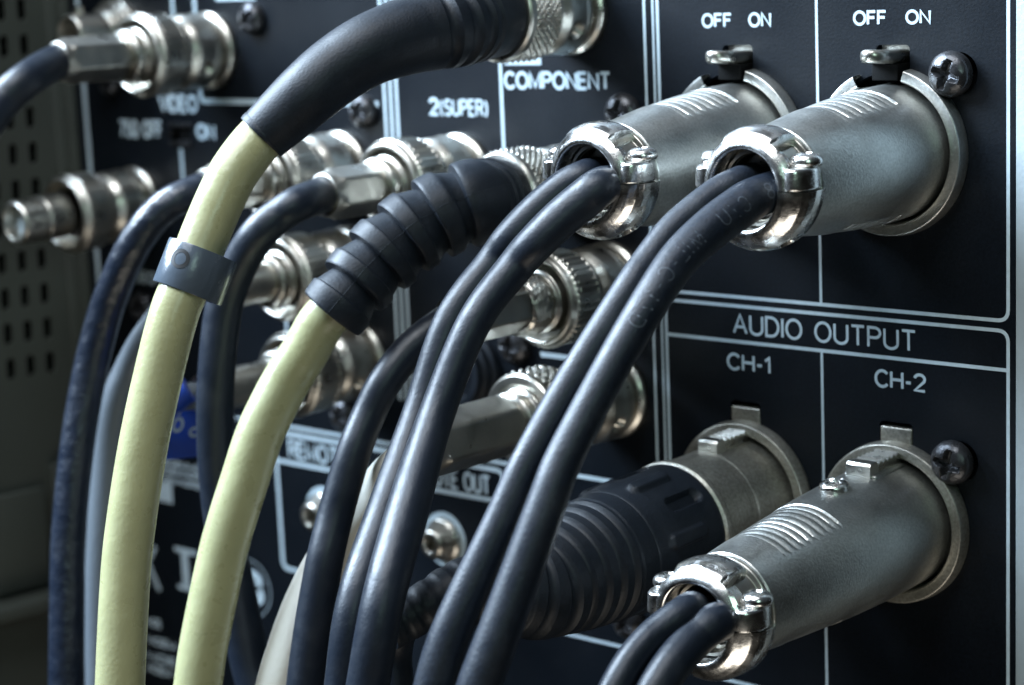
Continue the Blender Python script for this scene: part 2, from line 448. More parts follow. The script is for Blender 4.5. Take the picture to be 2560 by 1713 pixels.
text('VIDEO', 398, 496, 235, 281, .75); text('75o OFF', 299, 408, 298, 344, .72); text('ON', 492, 541, 308, 350, .75)
text('VIDEO', 310, 392, 672, 704, .7)
# rating marks low on the left, far out of focus
strip([(PX(372, 1225).x, PX(385, 1225).z), (PX(430, 1225).x, PX(385, 1225).z)], 4.0, .06, 'printed_block')
text('K', 362, 404, 1352, 1474, 1.2); strip([(PX(464, 1420).x, PX(464, 1376).z), (PX(464, 1420).x, PX(464, 1470).z)], 2.0, .06)
strip([(PX(437, 1378).x, PX(464, 1378).z), (PX(492, 1378).x, PX(464, 1378).z)], 1.0, .062); strip([(PX(446, 1470).x, PX(464, 1470).z), (PX(486, 1470).x, PX(464, 1470).z)], .9, .062)
text('B', 606, 662, 1418, 1506, 1.7)
c0 = PX(628, 1470)
strip([(c0.x + 5.6 * cos(a * pi / 18), c0.z + 5.6 * sin(a * pi / 18)) for a in range(37)], .16, .06, 'printed_ring')
for k, y in enumerate((1150, 1172, 1196)): text('ONEOEMNORE'[k:k + 8], 380 + 8 * k, 500, y - 9, y + 7, .35, label='small print')
for k, (x0, x1, y) in enumerate(((368, 404, 1555), (368, 440, 1600), (368, 440, 1640), (368, 430, 1670))):
    text('NOEMR'[:3 + k % 2], x0, x1, y - 14, y + 8, .5, label='small print')

# ---- phillips screws
def screw_mesh(r, h=1.9, seg=72, nr=26, tw=0.0, w=.16, L=.62):
    V = []; F = []
    V.append((0, -h + .95 * r * .45, 0)); ctr = 0
    for i in range(1, nr + 1):
        q = i / nr; rad = r * q
        for j in range(seg):
            a = 2 * pi * j / seg
            x, z = rad * sin(a), rad * cos(a)
            y = -h * (1 - q ** 2.6) ** .5 * .92 - .25 if q < 1 else -.2
            xr, zr = (x * cos(tw) - z * sin(tw)) / r, (x * sin(tw) + z * cos(tw)) / r
            d = 0
            for u, v in ((xr, zr), (zr, xr)):
                wu = w * (1.15 - .5 * abs(v) / L)
                e = max((abs(u) - wu) / .05, (abs(v) - L) / .07)
                d = max(d, min(1, max(0, .5 - e * .5)))
            core = max(0, min(1, (.27 - hypot(xr, zr)) / .05)); d = max(d, core)
            y += d * h * .62 * (1.15 - .8 * hypot(xr, zr))
            V.append((x, y, z))
    V[0] = (0, -h + h * .72, 0)
    for j in range(seg): F.append((0, 1 + (j + 1) % seg, 1 + j))
    for i in range(nr - 1):
        for j in range(seg):
            k = (j + 1) % seg; F.append((1 + i * seg + j, 1 + i * seg + k, 1 + (i + 1) * seg + k, 1 + (i + 1) * seg + j))
    b = len(V)
    for j in range(seg): x, y, z = V[1 + (nr - 1) * seg + j]; V.append((x * .97, .4, z * .97))
    for j in range(seg):
        k = (j + 1) % seg; F.append((1 + (nr - 1) * seg + j, 1 + (nr - 1) * seg + k, b + k, b + j))
    return V, F
for i, (px, py, r) in enumerate(SCREWS):
    p = PX(px, py); lift = 1.0 if i < 2 else .3
    obj('screw', xf(screw_mesh(r, 2.1, tw=(.35, .25, .9, .5, .2, .1, .4, .8, .6, .3)[i]), Matrix.Translation(Vector((p.x, -lift, p.z)))), 'screw', panel, world=True, sharp=50)

# ---- XLR sockets
def xlr_socket(x, z, kind):
    p = (x, 0, z)
    prof = fillet([(.0, 11.0), (0, 11.75), (.6, 11.75), (2.3, 11.55), (2.3, 10.15), (1.8, 9.85), (-2.5, 9.8)], .22)
    if kind == 'tab':
        o = obj('xlr_socket', xf(revolve(prof, 96), Matrix.Translation(p)), 'cast', panel, world=True)
        hw = SLOTW / 2 - .12; top = SLOT_TOP[z] - .75
        vf = box(x - hw, x + hw, -.1, 2.4, z + 9.9, top, .25)
        t = obj('slot_tab', vf, 'cast', o, sharp=50, world=True)
    else:
        g = radians(15)
        o = obj('xlr_socket', xf(revolve(prof, 96, th0=g, th1=2 * pi - g * 1.75), Matrix.Translation(p)), 'satin', panel, world=True)
        # thumb latch: a tongue standing out of the slot, on a dark stem
        zt = z + 13.1; wv = 2.25; V = []; F = []; n = 22
        outline = [(wv, 1.6), (wv, -3.0)] + [(wv * cos(a * pi / n) , -3.0 - 3.4 * sin(a * pi / n)) for a in range(1, n)] + [(-wv, -3.0), (-wv, 1.6)]
        rings = [(.74, -.98), (.92, -.84), (1.0, -.5), (1.02, 0), (1.0, .4), (.92, .72), (.74, .84)]
        m_ = len(outline)
        for s_, dz in rings:
            for a, b in outline:
                yy = b if b > 0 else b * (s_ * .35 + .65)
                V.append((x - .15 + a * s_, yy, zt + dz + (.055 * b * b * .5 if b < 0 else 0) * .35))
        for i in range(len(rings) - 1):
            for j in range(m_):
                k = (j + 1) % m_; F.append((i * m_ + j, i * m_ + k, (i + 1) * m_ + k, (i + 1) * m_ + j))
        F.append(tuple(range(m_ - 1, -1, -1))); F.append(tuple((len(rings) - 1) * m_ + j for j in range(m_)))
        obj('thumb_latch', (V, F), 'nickel', o, world=True, sharp=60)
        obj('latch_stem', box(x - 2.0, x + 2.1, -2.2, 1.6, z + 9.9, zt - .9, .15), 'inside', o, world=True)
        obj('latch_plate', box(x - 2.3, x + 2.3, .9, 1.3, zt + .6, zt + 1.9, .1), 'satin', o, world=True)
    # dark throat of the socket behind the plug
    obj('socket_throat', xf(revolve([(-2.8, 9.75), (-2.8, 8.0), (-3.0, .1)], 48), Matrix.Translation(p)), 'inside', o, world=True)
    return o
for x in (XL, XR):
    xlr_socket(x, ZU, 'latch'); xlr_socket(x, ZL, 'tab')

# ---- BNC jacks (fixed to the panel)
def bnc_jack(key):
    p = PX(*JACKS[key])
    ring = revolve(fillet([(0, 6.2), (0, 7.0), (1.1, 7.0), (1.7, 6.3), (2.0, 5.2), (2.6, 5.2), (2.9, 6.0), (3.3, 5.0), (9, 4.8), (14, 4.75)], .2), 64)
    o = obj('bnc_jack', xf(ring, Matrix.Translation(p)), 'nickel', panel, world=True)
    return o
for k in JACKS: bnc_jack(k)
# empty jack behind the plug at top left
pj = PX(300, 82)
barrel = revolve(fillet([(0, 6.6), (1.6, 6.6), (2.0, 5.6), (3.2, 5.6), (3.4, 4.5), (4.6, 4.5), (4.8, 4.0), (11.5, 4.0), (12.0, 3.75), (12.0, 3.1), (5.0, 3.0), (5.0, .2)], .2), 48)
pins = join(*[xf(revolve([(0, .9), (1.5, .9), (1.7, .6), (1.7, .01)], 16), Matrix.Translation((0, -9.3, 0)) @ Matrix.Rotation(s * pi / 2, 4, 'X') @ Matrix.Translation((0, -3.7, 0))) for s in (1, -1)])
ej = obj('bnc_jack', xf(barrel, Matrix.Translation(pj)), 'nickel', panel, world=True, label='empty jack with bayonet pins')
obj('bayonet_pin', xf(pins, Matrix.Translation(pj)), 'nickel', ej, world=True)
# round black socket behind the twin leads
pb = PX(1172, 925)
obj('round_socket', xf(revolve(fillet([(0, 7.4), (1.2, 7.4), (1.5, 6.6), (2.6, 6.6), (2.9, 5.9), (4.2, 5.9), (4.2, 4.6), (1.0, 4.5), (1.0, .1)], .2), 48), Matrix.Translation(pb)), 'rubber', panel, world=True, label='black ribbed round socket')
# mini jacks in the remote boxes
for px, py in ((812, 1282), (1113, 1349)):
    p = PX(px, py)
    nut = revolve(fillet([(0, 3.9), (.9, 3.9), (1.2, 3.5), (2.6, 2.9), (3.6, 2.5), (3.9, 2.15), (3.9, 1.45), (3.2, 1.3), (.4, 1.3), (.4, .05)], .15), 48,
                  rf=lambda t, th, r: r + (.09 * (1 if sin(th * 26) > 0 else -1) if 1.2 < t < 2.7 and r > 2.7 else 0))
    o = obj('mini_jack', xf(nut, Matrix.Translation(p)), 'nickel', panel, world=True)
    v, f = ribbon([(p.x + 4.45 * cos(a * pi / 24), p.z + 4.45 * sin(a * pi / 24)) for a in range(49)], .95)
    obj('printed_ring', ([(a, -.05, b) for a, b in v], f), 'print', o, world=True, smooth=False)
# slide switch
a, c = SLIDE[0], SLIDE[2]
sw = obj('slide_switch', box(a.x + .1, c.x - .1, .4, 2.0, c.z + .1, a.z - .1), 'inside', panel, world=True)
obj('switch_bracket', join(box(a.x - .3, c.x + .3, -.5, .05, a.z + .1, a.z + .9, .12), box(a.x - .3, c.x + .3, -.5, .05, c.z - .9, c.z - .1, .12)), 'screw', sw, world=True)
obj('switch_lever', box(a.x + .3, a.x + 1.7, -1.4, 1.0, c.z + .6, a.z - .6, .15), 'inside', sw, world=True)

# ================================================================== BNC PLUGS
def grip(kind):
    if kind == 'lines':
        pr = dense(fillet([(10.6, 6.1), (11.2, 7.05), (11.5, 7.2), (15.8, 7.2), (16.1, 7.45), (16.6, 7.45), (16.9, 7.1), (17.7, 6.8), (17.9, 6.4), (17.6, 6.0), (15.4, 5.75), (15.4, 4.6)], .15), .3)
        return revolve(pr, 264, rf=lambda t, th, r: r + (.12 * (1 if sin(th * 40) > 0 else -1) if (11.6 < t < 15.7 and r > 7) else (.09 * sin(th * 50) if 16.05 < t < 16.75 and r > 7.2 else 0)))
    amp, N, P = (.22, 40, .5) if kind == 'cross' else (.26, 28, .9)
    pr = dense(fillet([(10.4, 6.0), (10.9, 7.0), (11.2, 7.25), (16.4, 7.25), (16.8, 7.2), (17.5, 7.2), (18.0, 6.8), (18.1, 5.6), (17.3, 4.6)], .12), .12)
    def rf(t, th, r):
        if not (11.3 < t < 16.6 and r > 7): return r
        u = (th * N / (2 * pi) + t / (2 * pi * 7.25 / N) * .9) % 1; v = (th * N / (2 * pi) - t / (2 * pi * 7.25 / N) * .9) % 1
        g = min(min(u, 1 - u), min(v, 1 - v))
        return r - amp + amp * 2 * min(1, g * 2.6)
    return revolve(pr, 528, rf=rf)
def bnc_plug(key, label, gripk='lines', ferr='hex', group='bayonet plugs in the panel', droop=0.0, yaw=0.0, fr=3.55, fend=32.0, mat_='nickel', off=0.0):
    sh = Matrix.Translation((0, -off, 0))
    p = PX(*JACKS[key])
    root = empty('bnc_plug', p, (radians(droop), 0, radians(yaw)), label=label, cat='plug', group=group)
    # coupling shell with its bayonet window
    shell = dense(fillet([(3.2, 5.4), (3.0, 6.6), (3.9, 6.95), (4.6, 6.75), (8.0, 6.75), (8.8, 6.3), (9.4, 5.9), (10.4 + off, 5.9), (10.9 + off, 6.2)], .3), .5)
    def win(t, th, r):
        d = hypot((t - 6.3) / 1.15, (((th - radians(118) + pi) % (2 * pi)) - pi) * 6.7 / 1.3)
        return r - (.9 if d < .85 else (.25 if d < 1.1 else 0))
    obj('coupling_shell', revolve(shell, 120, rf=win), mat_, root)
    obj('grip_ring', xf(grip(gripk), sh), mat_, root)
    if ferr in ('boot', 'none'): return root
    obj('rear_collar', xf(revolve(fillet([(15.0, 5.0), (17.9, 4.95), (18.2, 4.3), (18.9, 4.3), (19.2, 4.75), (20.2, 4.7), (20.6, 4.2), (20.8, fr * .8)], .18), 56), sh), mat_, root)
    if ferr == 'hex':
        R = fr / cos(pi / 6)
        def hx(t, th, r):
            a = (th + radians(8)) % (pi / 3) - pi / 6
            h = fr / cos(a); h = min(h, R * .975)
            k = min(1, max(0, (t - 21.1) / .8)) * min(1, max(0, (fend - 1.0 - t) / .6))
            return r * ((1 - k) + k * h / fr) if r > fr * .9 else r
        pr = dense([(20.4, fr * .86), (20.8, fr * .96), (21.2, fr), (fend - 1.2, fr), (fend - .6, fr * .98), (fend, fr * .95), (fend + .15, fr * .85), (fend - .5, fr * .78)], .5)
        obj('ferrule', xf(revolve(pr, 96, rf=hx), sh), 'ferrule', root, sharp=28)
    elif ferr == 'round':
        obj('ferrule', revolve(fillet([(20.4, fr * .86), (20.8, fr * .98), (21.2, fr), (fend - .6, fr), (fend, fr * .92), (fend - .4, fr * .8)], .2), 56), 'ferrule', root)
    return root

def cable(root, pts, material, step=1.0, seg=32, rf=None, name='cable', label=None):
    return obj(name, tube(pts, seg, step, rf), material, root, world=True, label=label)
HEX = 'black coax leads on hex ferrules'
pA = bnc_plug('A', 'nickel bayonet plug with hex ferrule at top left, black lead leaving to the left', fend=34.2)
cable(pA, path(pA, [(31, 2.9), (34.2, 2.95)], [(66, 200, 346, 45), (5, 255, 344, 46), (-50, 335, 340, 46), (-90, 450, 340, 46), (-110, 600, 340, 46)]), 'cable')

pB = bnc_plug('B', 'nickel bayonet plug with a bare hollow cylinder end and no cable, at middle left', ferr='none', droop=1.5)
obj('hollow_end', revolve(fillet([(18, 4.1), (22.2, 4.1), (22.5, 4.3), (23.0, 4.3), (23.3, 4.1), (28.2, 4.1), (28.8, 3.8), (28.8, 3.0), (25.5, 2.9), (25.5, .05)], .22), 56), 'nickel', pB)
obj('bore_insert', revolve([(26.6, 2.9), (26.8, 2.2), (26.8, .05)], 32), 'edge', pB)

pC = bnc_plug('C', 'nickel bayonet plug behind the grey-clipped cream cable, with the leftmost black lead', fend=31)
cable(pC, path(pC, [(28, 2.8), (31, 2.85)], [(470, 488, 334, 43), (420, 512, 333, 43), (372, 558, 333, 43), (330, 622, 334, 43), (296, 695, 336, 43), (262, 785, 338, 43), (224, 934, 340, 43), (192, 1126, 340, 43), (171, 1343, 340, 43), (168, 1497, 340, 44), (166, 1713, 340, 45), (168, 1850, 340, 45)]), 'wrinkled', step=.8)

pD = bnc_plug('D', 'nickel bayonet plug with bright hex ferrule just above the ribbed black sleeve', fend=31.3, fr=3.6)
cable(pD, path(pD, [(28, 2.75), (31.3, 2.8)], [(750, 507, 312.5, 45), (700, 537, 312, 45), (650, 580, 312, 46), (608, 645, 314, 46), (577, 715, 316, 46), (556, 790, 317, 47), (541, 934, 318, 47), (538, 1080, 320, 47), (546, 1220, 322, 47), (568, 1370, 324, 48), (594, 1500, 325, 49), (622, 1640, 326, 50), (642, 1720, 326, 50), (680, 1860, 326, 50)]), 'cable')

pE = bnc_plug('E', 'cross-knurled bayonet plug at top centre with a smooth long black sleeve and cream cable', gripk='cross', ferr='boot')
sleeve = path(pE, [(17.6, 6.35), (19.2, 6.4)], [(1140, 62, 297, 106), (1040, 84, 293, 98), (930, 122, 290, 90), (845, 173, 289, 86), (775, 230, 288, 82), (712, 288, 288, 76), (672, 325, 288, 71), (656, 339, 288, 69)])
def sl(s, a, r):
    if s < .5: return r * .9
    for g in (12.6, 14.9, 17.2, 19.4):
        e = abs(s - g)
        if e < .62: return r - .85 * (1 - (e / .62) ** 2) ** .5
    return r
o = obj('sleeve', tube(sleeve, 56, .2, sl), 'rubber', pE, world=True)
cable(pE, path(pE, [], [(690, 312, 288, 60), (650, 346, 288, 61), (612, 392, 287, 62), (574, 450, 286, 62), (520, 570, 285, 62), (474, 690, 284, 62), (437, 780, 283, 62), (397, 934, 283, 62), (356, 1126, 283, 62), (323, 1343, 283, 62), (310, 1497, 283, 62), (300, 1713, 283, 62), (298, 1850, 283, 62)]), 'yellow', seg=48)
# moulded lip at the sleeve's end
lp = path(pE, [], [(672, 325, 288, 66), (659, 336, 288, 70.5), (652, 343, 288, 68.5)])
obj('sleeve_lip', tube(lp, 48, .25), 'rubber', pE, world=True)

pF = bnc_plug('F', 'cross-knurled bayonet plug with a stepped ribbed black sleeve and cream cable, left of the clamps', gripk='cross', ferr='boot')
def rings(s, a, r):
    k = TOT - s
    if k > 31.0: return r                       # smooth barrel near the nut
    if k > 30.3: return r - .55
    if k > 28.9: return r - .3
    period = 5.05; u = (k % period) / period
    hi = u < .50
    x_ = (u - .25) / .25
    base = r + (.0 + .18 * (1 - min(1, abs(x_)) ** 8) if hi else -.18 - 1.0 * (u - .5) / .5)
    seam = 0
    return base
fpts = path(pF, [(17.6, 6.2), (19.0, 6.25)], [(1195, 503, 304, 106), (1120, 528, 302, 106), (1040, 572, 301, 104), (970, 627, 300, 100), (908, 690, 299, 94), (856, 752, 298, 88), (829, 785, 298, 85)])
_R = resample(catmull(fpts, 14), .15); TOT = _R[-1][2]
obj('ribbed_sleeve', tube(fpts, 64, .15, rings), 'rubber', pF, world=True, sharp=30)
# moulding seam line along the sleeve, and the clear lip at its end
Fm = frames(_R); seam = []
for (p, r, s), (t, N, Bn) in list(zip(_R, Fm))[10:-1]:
    a = radians(-72); seam.append((p + (N * cos(a) + Bn * sin(a)) * (rings(s, 0, r) - .02), .07))
obj('mould_seam', tube(seam, 6, .4, n=2), 'rubber', pF, world=True)
cable(pF, path(pF, [], [(880, 726, 299, 56), (838, 768, 299, 58), (800, 812, 300, 60), (764, 877, 301, 60), (722, 942, 302, 61), (684, 1012, 302, 61), (648, 1090, 302, 61), (612, 1200, 302, 61), (580, 1300, 302, 61), (554, 1396, 302, 61), (513, 1593, 302, 61), (495, 1713, 302, 61), (480, 1850, 302, 61)]), 'yellow', seg=48)

pG = bnc_plug('G', 'nickel bayonet plug with round ferrule and grey lead, below the row of upper plugs', ferr='round', fr=3.5, fend=31)
cable(pG, path(pG, [(28, 2.7), (31, 2.75)], [(478, 722, 338, 42), (440, 752, 340, 42), (404, 800, 342, 42), (364, 855, 344, 42), (328, 922, 346, 42), (294, 1008, 347, 42), (274, 1131, 348, 42), (259, 1343, 348, 42), (254, 1500, 348, 42), (256, 1713, 348, 42), (258, 1840, 348, 42)]), 'grey')

pH = bnc_plug('H', 'tarnished bayonet plug with long thin ferrule, above the remote in socket', ferr='round', fr=3.4, fend=36.5)
cable(pH, path(pH, [(33, 2.3), (36.5, 2.3)], [(425, 998, 336, 34), (398, 1030, 338, 34), (380, 1080, 340, 34), (366, 1150, 342, 34), (345, 1260, 344, 34), (325, 1500, 346, 34), (315, 1800, 348, 34)]), 'grey')

pI = bnc_plug('I', 'large nickel bayonet plug with a straight knurled ring, right of the first twin leads', fend=36.5, fr=3.6)
obj('solder_band', revolve(dense([(19.6, 4.4), (20.2, 4.95), (21.4, 4.9), (22.8, 4.5), (23.2, 3.9)], .2), 90, rf=lambda t, th, r: r + .12 * sin(th * 17 + t * 5) * sin(th * 9 - t * 7)), 'nickel', pI)
cable(pI, path(pI, [(33, 2.6), (36.5, 2.65)], [(1068, 838, 298, 43), (1015, 885, 297, 43), (962, 955, 296, 43), (922, 1035, 296, 43), (888, 1120, 295, 44), (862, 1205, 295, 45), (838, 1290, 295, 46), (814, 1390, 294, 47), (796, 1490, 294, 48), (778, 1600, 294, 48), (763, 1713, 294, 48), (748, 1850, 294, 48)]), 'cable')

pK = bnc_plug('K', 'coarse-knurled bayonet plug with heavy hex ferrule and thick white lead', gripk='coarse', fr=4.15, fend=39.0, off=4.6)
cable(pK, path(pK, [(40.5, 3.2), (43.6, 3.2)], [(1010, 1160, 297, 55), (968, 1200, 300, 56), (925, 1260, 302, 56), (868, 1332, 303, 56), (812, 1416, 303, 56), (760, 1521, 303, 56), (718, 1638, 303, 56), (693, 1725, 303, 56), (670, 1850, 303, 56)]), 'white', seg=40)

# ================================================================== XLR PLUGS
def xlr_body(t_end, r0, r1, ribs, ang):
    L = t_end
    pr = []
    n = 250
    for i in range(n + 1):
        t = -1.5 + (L + 1.5) * i / n; q = max(0, (t - 6) / (L - 6))
        pr.append((t, r0 + (r1 - r0) * (q ** 1.7)))
    pr += [(L + .15, r1 - .15), (L + .2, r1 - .5), (L + .2, r1 - 1.2), (L - 1, r1 - 1.4)]
    a0, a1, nr = ribs
    def rf(t, th, r):
        if r < r1 - .2: return r
        for c in (0, pi):
            d = abs((th - c + pi) % (2 * pi) - pi)
            if a0 < t < a1 and d < ang:
                u = ((t - a0) / (a1 - a0) * nr) % 1
                edge = min(1, (ang - d) / .10)
                return r - (.40 - .30 * sin(pi * u) ** .55) * edge
        return r
    return revolve(pr, 168, rf=rf)
def clamp_half(top):
    """half of the domed cord clamp: crisp mouth in front, bulging outside, screw pockets on the upper half"""
    base = [(4.9, -3.2), (4.9, 2.7), (5.0, 3.1), (5.35, 3.25), (5.85, 3.1), (6.5, 2.6), (7.1, 1.9), (7.5, 1.0), (7.65, 0), (7.65, -1.2), (7.5, -2.3), (7.2, -3.0), (6.6, -3.2)]
    sec = dense(fillet(base, .12, 2), .22); m_ = len(sec); V = []; F = []; n = 96
    hole = [(radians(150), -.6)]
    for i in range(n + 1):
        th = (-pi / 2 + pi * i / n) + (0 if top else pi)
        e = abs(cos(th)); ad = abs(th) if top else 0
        for r, t in sec:
            if r > 5.3:
                if top:
                    k = min(1, max(0, (ad - radians(33)) / radians(4))) * min(1, max(0, (radians(84) - ad) / radians(4))) * min(1, max(0, (2.35 - t - (ad - radians(33)) * .6) / .35))
                    r = r - (r - 5.35) * .92 * k
                else:
                    side = 1 - e
                    r = r + (r - 5.2) / 2.45 * (.25 + .85 * side ** 1.2)
                    for h, ht in hole:
                        for hh in (h, 2 * pi - h):
                            d = hypot((th - hh) * 7.6, t - ht) / 1.35
                            if d < 1 and r > 6.4: r -= 1.5 * min(1, (1 - d) * 5)
            V.append((r * sin(th) * 1.02, -t, r * cos(th) * 1.03 + (.08 if top else -.08)))
    for i in range(n):
        for j in range(m_):
            k = (j + 1) % m_; F.append((i * m_ + j, i * m_ + k, (i + 1) * m_ + k, (i + 1) * m_ + j))
    F.append(tuple(range(m_))); F.append(tuple(n * m_ + j for j in range(m_ - 1, -1, -1)))
    return V, F
def zlathe(prof, x, y, seg=32, ky=1.0):
    V = []; F = []
    for z, r in prof:
        for j in range(seg):
            a = 2 * pi * j / seg; V.append((x + r * cos(a), y + ky * r * sin(a), z))
    for i in range(len(prof) - 1):
        for j in range(seg):
            k = (j + 1) % seg; F.append((i * seg + j, i * seg + k, (i + 1) * seg + k, (i + 1) * seg + j))
    F.append(tuple(range(seg - 1, -1, -1))); F.append(tuple((len(prof) - 1) * seg + j for j in range(seg)))
    return V, F
def clamp(root, t, tilt=0.0, dz=0.0):
    mt = Matrix.Translation((0, -t, dz)) @ Matrix.Rotation(tilt, 4, 'X')
    top = clamp_half(True)
    ears = [zlathe(fillet([(.08, 1.2), (.08, 2.02), (2.55, 1.92), (2.85, 1.7), (2.9, .2)], .22), s * 6.75, .05, 40, 1.58) for s in (1, -1)]
    c = obj('cable_clamp', xf(join(top, *ears), mt), 'chrome', root, sharp=55, label='upper half of the polished cord clamp')
    bot = clamp_half(False)
    obj('cable_clamp', xf(bot, mt), 'chrome', root, sharp=55, label='lower half of the polished cord clamp')
    for s in (1, -1):
        h = zlathe([(2.8, 1.6), (2.95, 1.95), (3.3, 2.12), (3.75, 2.08), (4.15, 1.85), (4.42, 1.4), (4.52, .85), (4.15, .65), (4.1, .02)], s * 6.95, .9)
        obj('clamp_screw', xf(h, mt), 'chrome', c, sharp=60)
    # inner sleeve behind the mouth
    obj('cord_bushing', xf(revolve([(-3.5, 5.6), (-1.2, 4.95), (.4, 4.9), (.4, 4.5), (-2.2, 4.3), (-2.6, .05)], 48), mt), 'nickel', root)
def neck(root, t0, r, t1):
    obj('neck', revolve(fillet([(t0 - 1, r - .1), (t0 + .1, r), (t0 + .6, r - .15), (t0 + .8, r - .9), (t1, r - 1.3), (t1 + .2, r - 2.6)], .15), 72), 'nickel', root)

def lead_pts(root, t0, side, r, pts):
    return path(root, [(t0, r, side[0], side[1]), (t0 + 3.5, r, side[0], side[1])], pts)

# upper left and upper right: sister plugs
def xlr_upper(x, label):
    root = empty('xlr_plug', (x, 0, ZU), (radians(2.6), 0, 0), label=label, cat='plug', group='microphone plugs in the panel')
    obj('shell', xlr_body(28.6, 9.35, 7.2, (7.4, 19.4, 8), radians(38)), 'satin', root, sharp=50)
    obj('shell_nose', revolve([(-2.2, 9.0), (-1.2, 9.3), (-1.0, 9.35)], 72), 'satin', root)
    neck(root, 28.6, 6.9, 32.0)
    clamp(root, 32.6, radians(-2), -.1)
    return root
x1 = xlr_upper(XL, 'satin three-pin plug under the left OFF ON lettering, twin black leads in a polished clamp')
x2 = xlr_upper(XR, 'satin three-pin plug under the right OFF ON lettering, beside the pale right edge')
cable(x1, lead_pts(x1, 29, (-2.1, .4), 2.3, [(1468, 440, 281, 43), (1418, 463, 281, 43), (1345, 522, 281, 43), (1277, 593, 281, 43), (1232, 656, 282, 43), (1125, 803, 280, 42), (1047, 1035, 278, 43), (968, 1262, 272, 47), (889, 1500, 265, 48), (857, 1720, 265, 48), (840, 1880, 265, 48)]), 'cable', step=.8)
cable(x1, lead_pts(x1, 29, (2.1, -.5), 2.5, [(1500, 468, 277, 50), (1462, 497, 277, 51), (1400, 548, 277, 50), (1334, 613, 277, 48), (1286, 669, 278, 46), (1184, 808, 276, 44), (1092, 1035, 274, 46), (1022, 1265, 267, 54), (958, 1501, 260, 55), (918, 1723, 260, 55), (890, 1880, 260, 55)]), 'cable', step=.8)
cable(x2, lead_pts(x2, 29, (-2.1, .4), 2.3, [(1846, 461, 263, 44), (1788, 490, 262, 43), (1689, 571, 260, 43), (1620, 656, 258, 43), (1564, 738, 256, 43), (1434, 946, 254, 43), (1317, 1156, 252, 43), (1251, 1305, 251, 45), (1130, 1572, 250, 51), (1083, 1725, 250, 52), (1050, 1880, 250, 52)]), 'soft', step=.8)
lead = lead_pts(x2, 29, (2.1, -.5), 2.5, [(1880, 499, 261, 54), (1845, 522, 260, 55), (1780, 570, 258, 54), (1696, 650, 255, 51), (1620, 763, 252, 49), (1522, 930, 250, 47), (1410, 1145, 248, 49), (1366, 1260, 247, 51), (1254, 1565, 246, 55), (1194, 1725, 246, 56), (1150, 1880, 246, 56)])
lc = cable(x2, lead, 'soft', step=.8)
# faint printing along that lead
def cable_text(root, P, s, start, size, ang, material, stroke=.2, gap=.3):
    R = resample(catmull(P, 14), .25); Fm = frames(R)
    lay, tw = layout(s, gap); parts = []; k = 0
    def place(u, v):
        sd = start + u; i = min(len(R) - 2, max(0, int(sd / .25 * (len(R) - 1) * .25 / R[-1][2])))
        p, r, q = R[i]; t, N, Bn = Fm[i]
        toc = (CAM - p); toc = (toc - t * toc.dot(t)).normalized(); sd2 = t.cross(toc)
        a = ang + v / r
        n = toc * cos(a) + sd2 * sin(a)
        return p + t * (sd - q) + n * (r + .03)
    for x, ch in lay:
        for st in G[ch][1]:
            pl = []
            for (a0, b0), (a1, b1) in zip(st, st[1:]):
                for q in range(2): pl.append((a0 + (a1 - a0) * q / 2, b0 + (b1 - b0) * q / 2))
            pl.append(st[-1])
            v, f = ribbon([((x + a) * size, b * size) for a, b in pl], stroke); k += 1
            parts.append(([place(a, b) for a, b in v], f))
    return obj('lead_print', join(*parts), material, root, world=True, smooth=False, label=f'{s} printing')
cable_text(x2, lead, '58 C/U  MIL-C-17D', 5.0, 2.0, radians(-20), 'cprint', .16, .42)

# lower right: plug with push latch
x4 = empty('xlr_plug', (XR, 0, ZL), (radians(2.7), 0, 0), label='satin three-pin plug under the CH-2 lettering with a ridged square latch on top', cat='plug', group='microphone plugs in the panel')
obj('shell', xlr_body(40.6, 9.25, 7.1, (22.6, 35.0, 9), radians(42)), 'satin', x4, sharp=50)
neck(x4, 40.6, 6.8, 44.0)
clamp(x4, 45.3, radians(-3), -.3)
def latch(root, t0, t1, hw, z0, z1):
    pr = [(-t1, z0), (-t1, z1 - .35), (-t1 + .3, z1)]
    n = 6; a = -t1 + (t1 - t0) * .22; b = -t0
    pr.append((a, z1))
    for i in range(n):
        u0 = a + (b - a) * i / n; st = (b - a) / n; pr += [(u0 + st * .35, z1 - .42), (u0 + st, z1 - .02)]
    pr.append((-t0, z0))
    V = []; m_ = len(pr)
    rows = ((-hw, -.12), (-hw + .14, 0), (hw - .14, 0), (hw, -.12))
    for x, dz in rows: V += [(x, y, z + (dz if z > z0 else 0)) for y, z in pr]
    F = []
    for r_ in range(3):
        for j in range(m_ - 1): F.append((r_ * m_ + j, r_ * m_ + j + 1, (r_ + 1) * m_ + j + 1, (r_ + 1) * m_ + j))
    F.append(tuple(range(m_ - 1, -1, -1))); F.append(tuple(3 * m_ + j for j in range(m_)))
    return V, F
obj('push_latch', latch(x4, 1.0, 9.6, 1.95, 7.4, 11.0), 'brushed', x4, sharp=30)
obj('latch_ramp', box(-2.7, 2.7, -9.2, -1.5, 8.0, 9.35, .4), 'satin', x4)
sc4 = xf(screw_mesh(2.1, 1.0, tw=.4), Matrix.Translation((0, -15.6, 9.05)) @ Matrix.Rotation(-pi / 2 + radians(4), 4, 'X'))
obj('shell_screw', sc4, 'chrome', x4, sharp=50)
cable(x4, lead_pts(x4, 42, (-2.1, .4), 2.3, [(1722, 1525, 260, 44), (1645, 1580, 258, 43), (1582, 1648, 256, 43), (1533, 1732, 254, 43), (1500, 1810, 253, 43), (1480, 1900, 252, 43)]), 'cable')
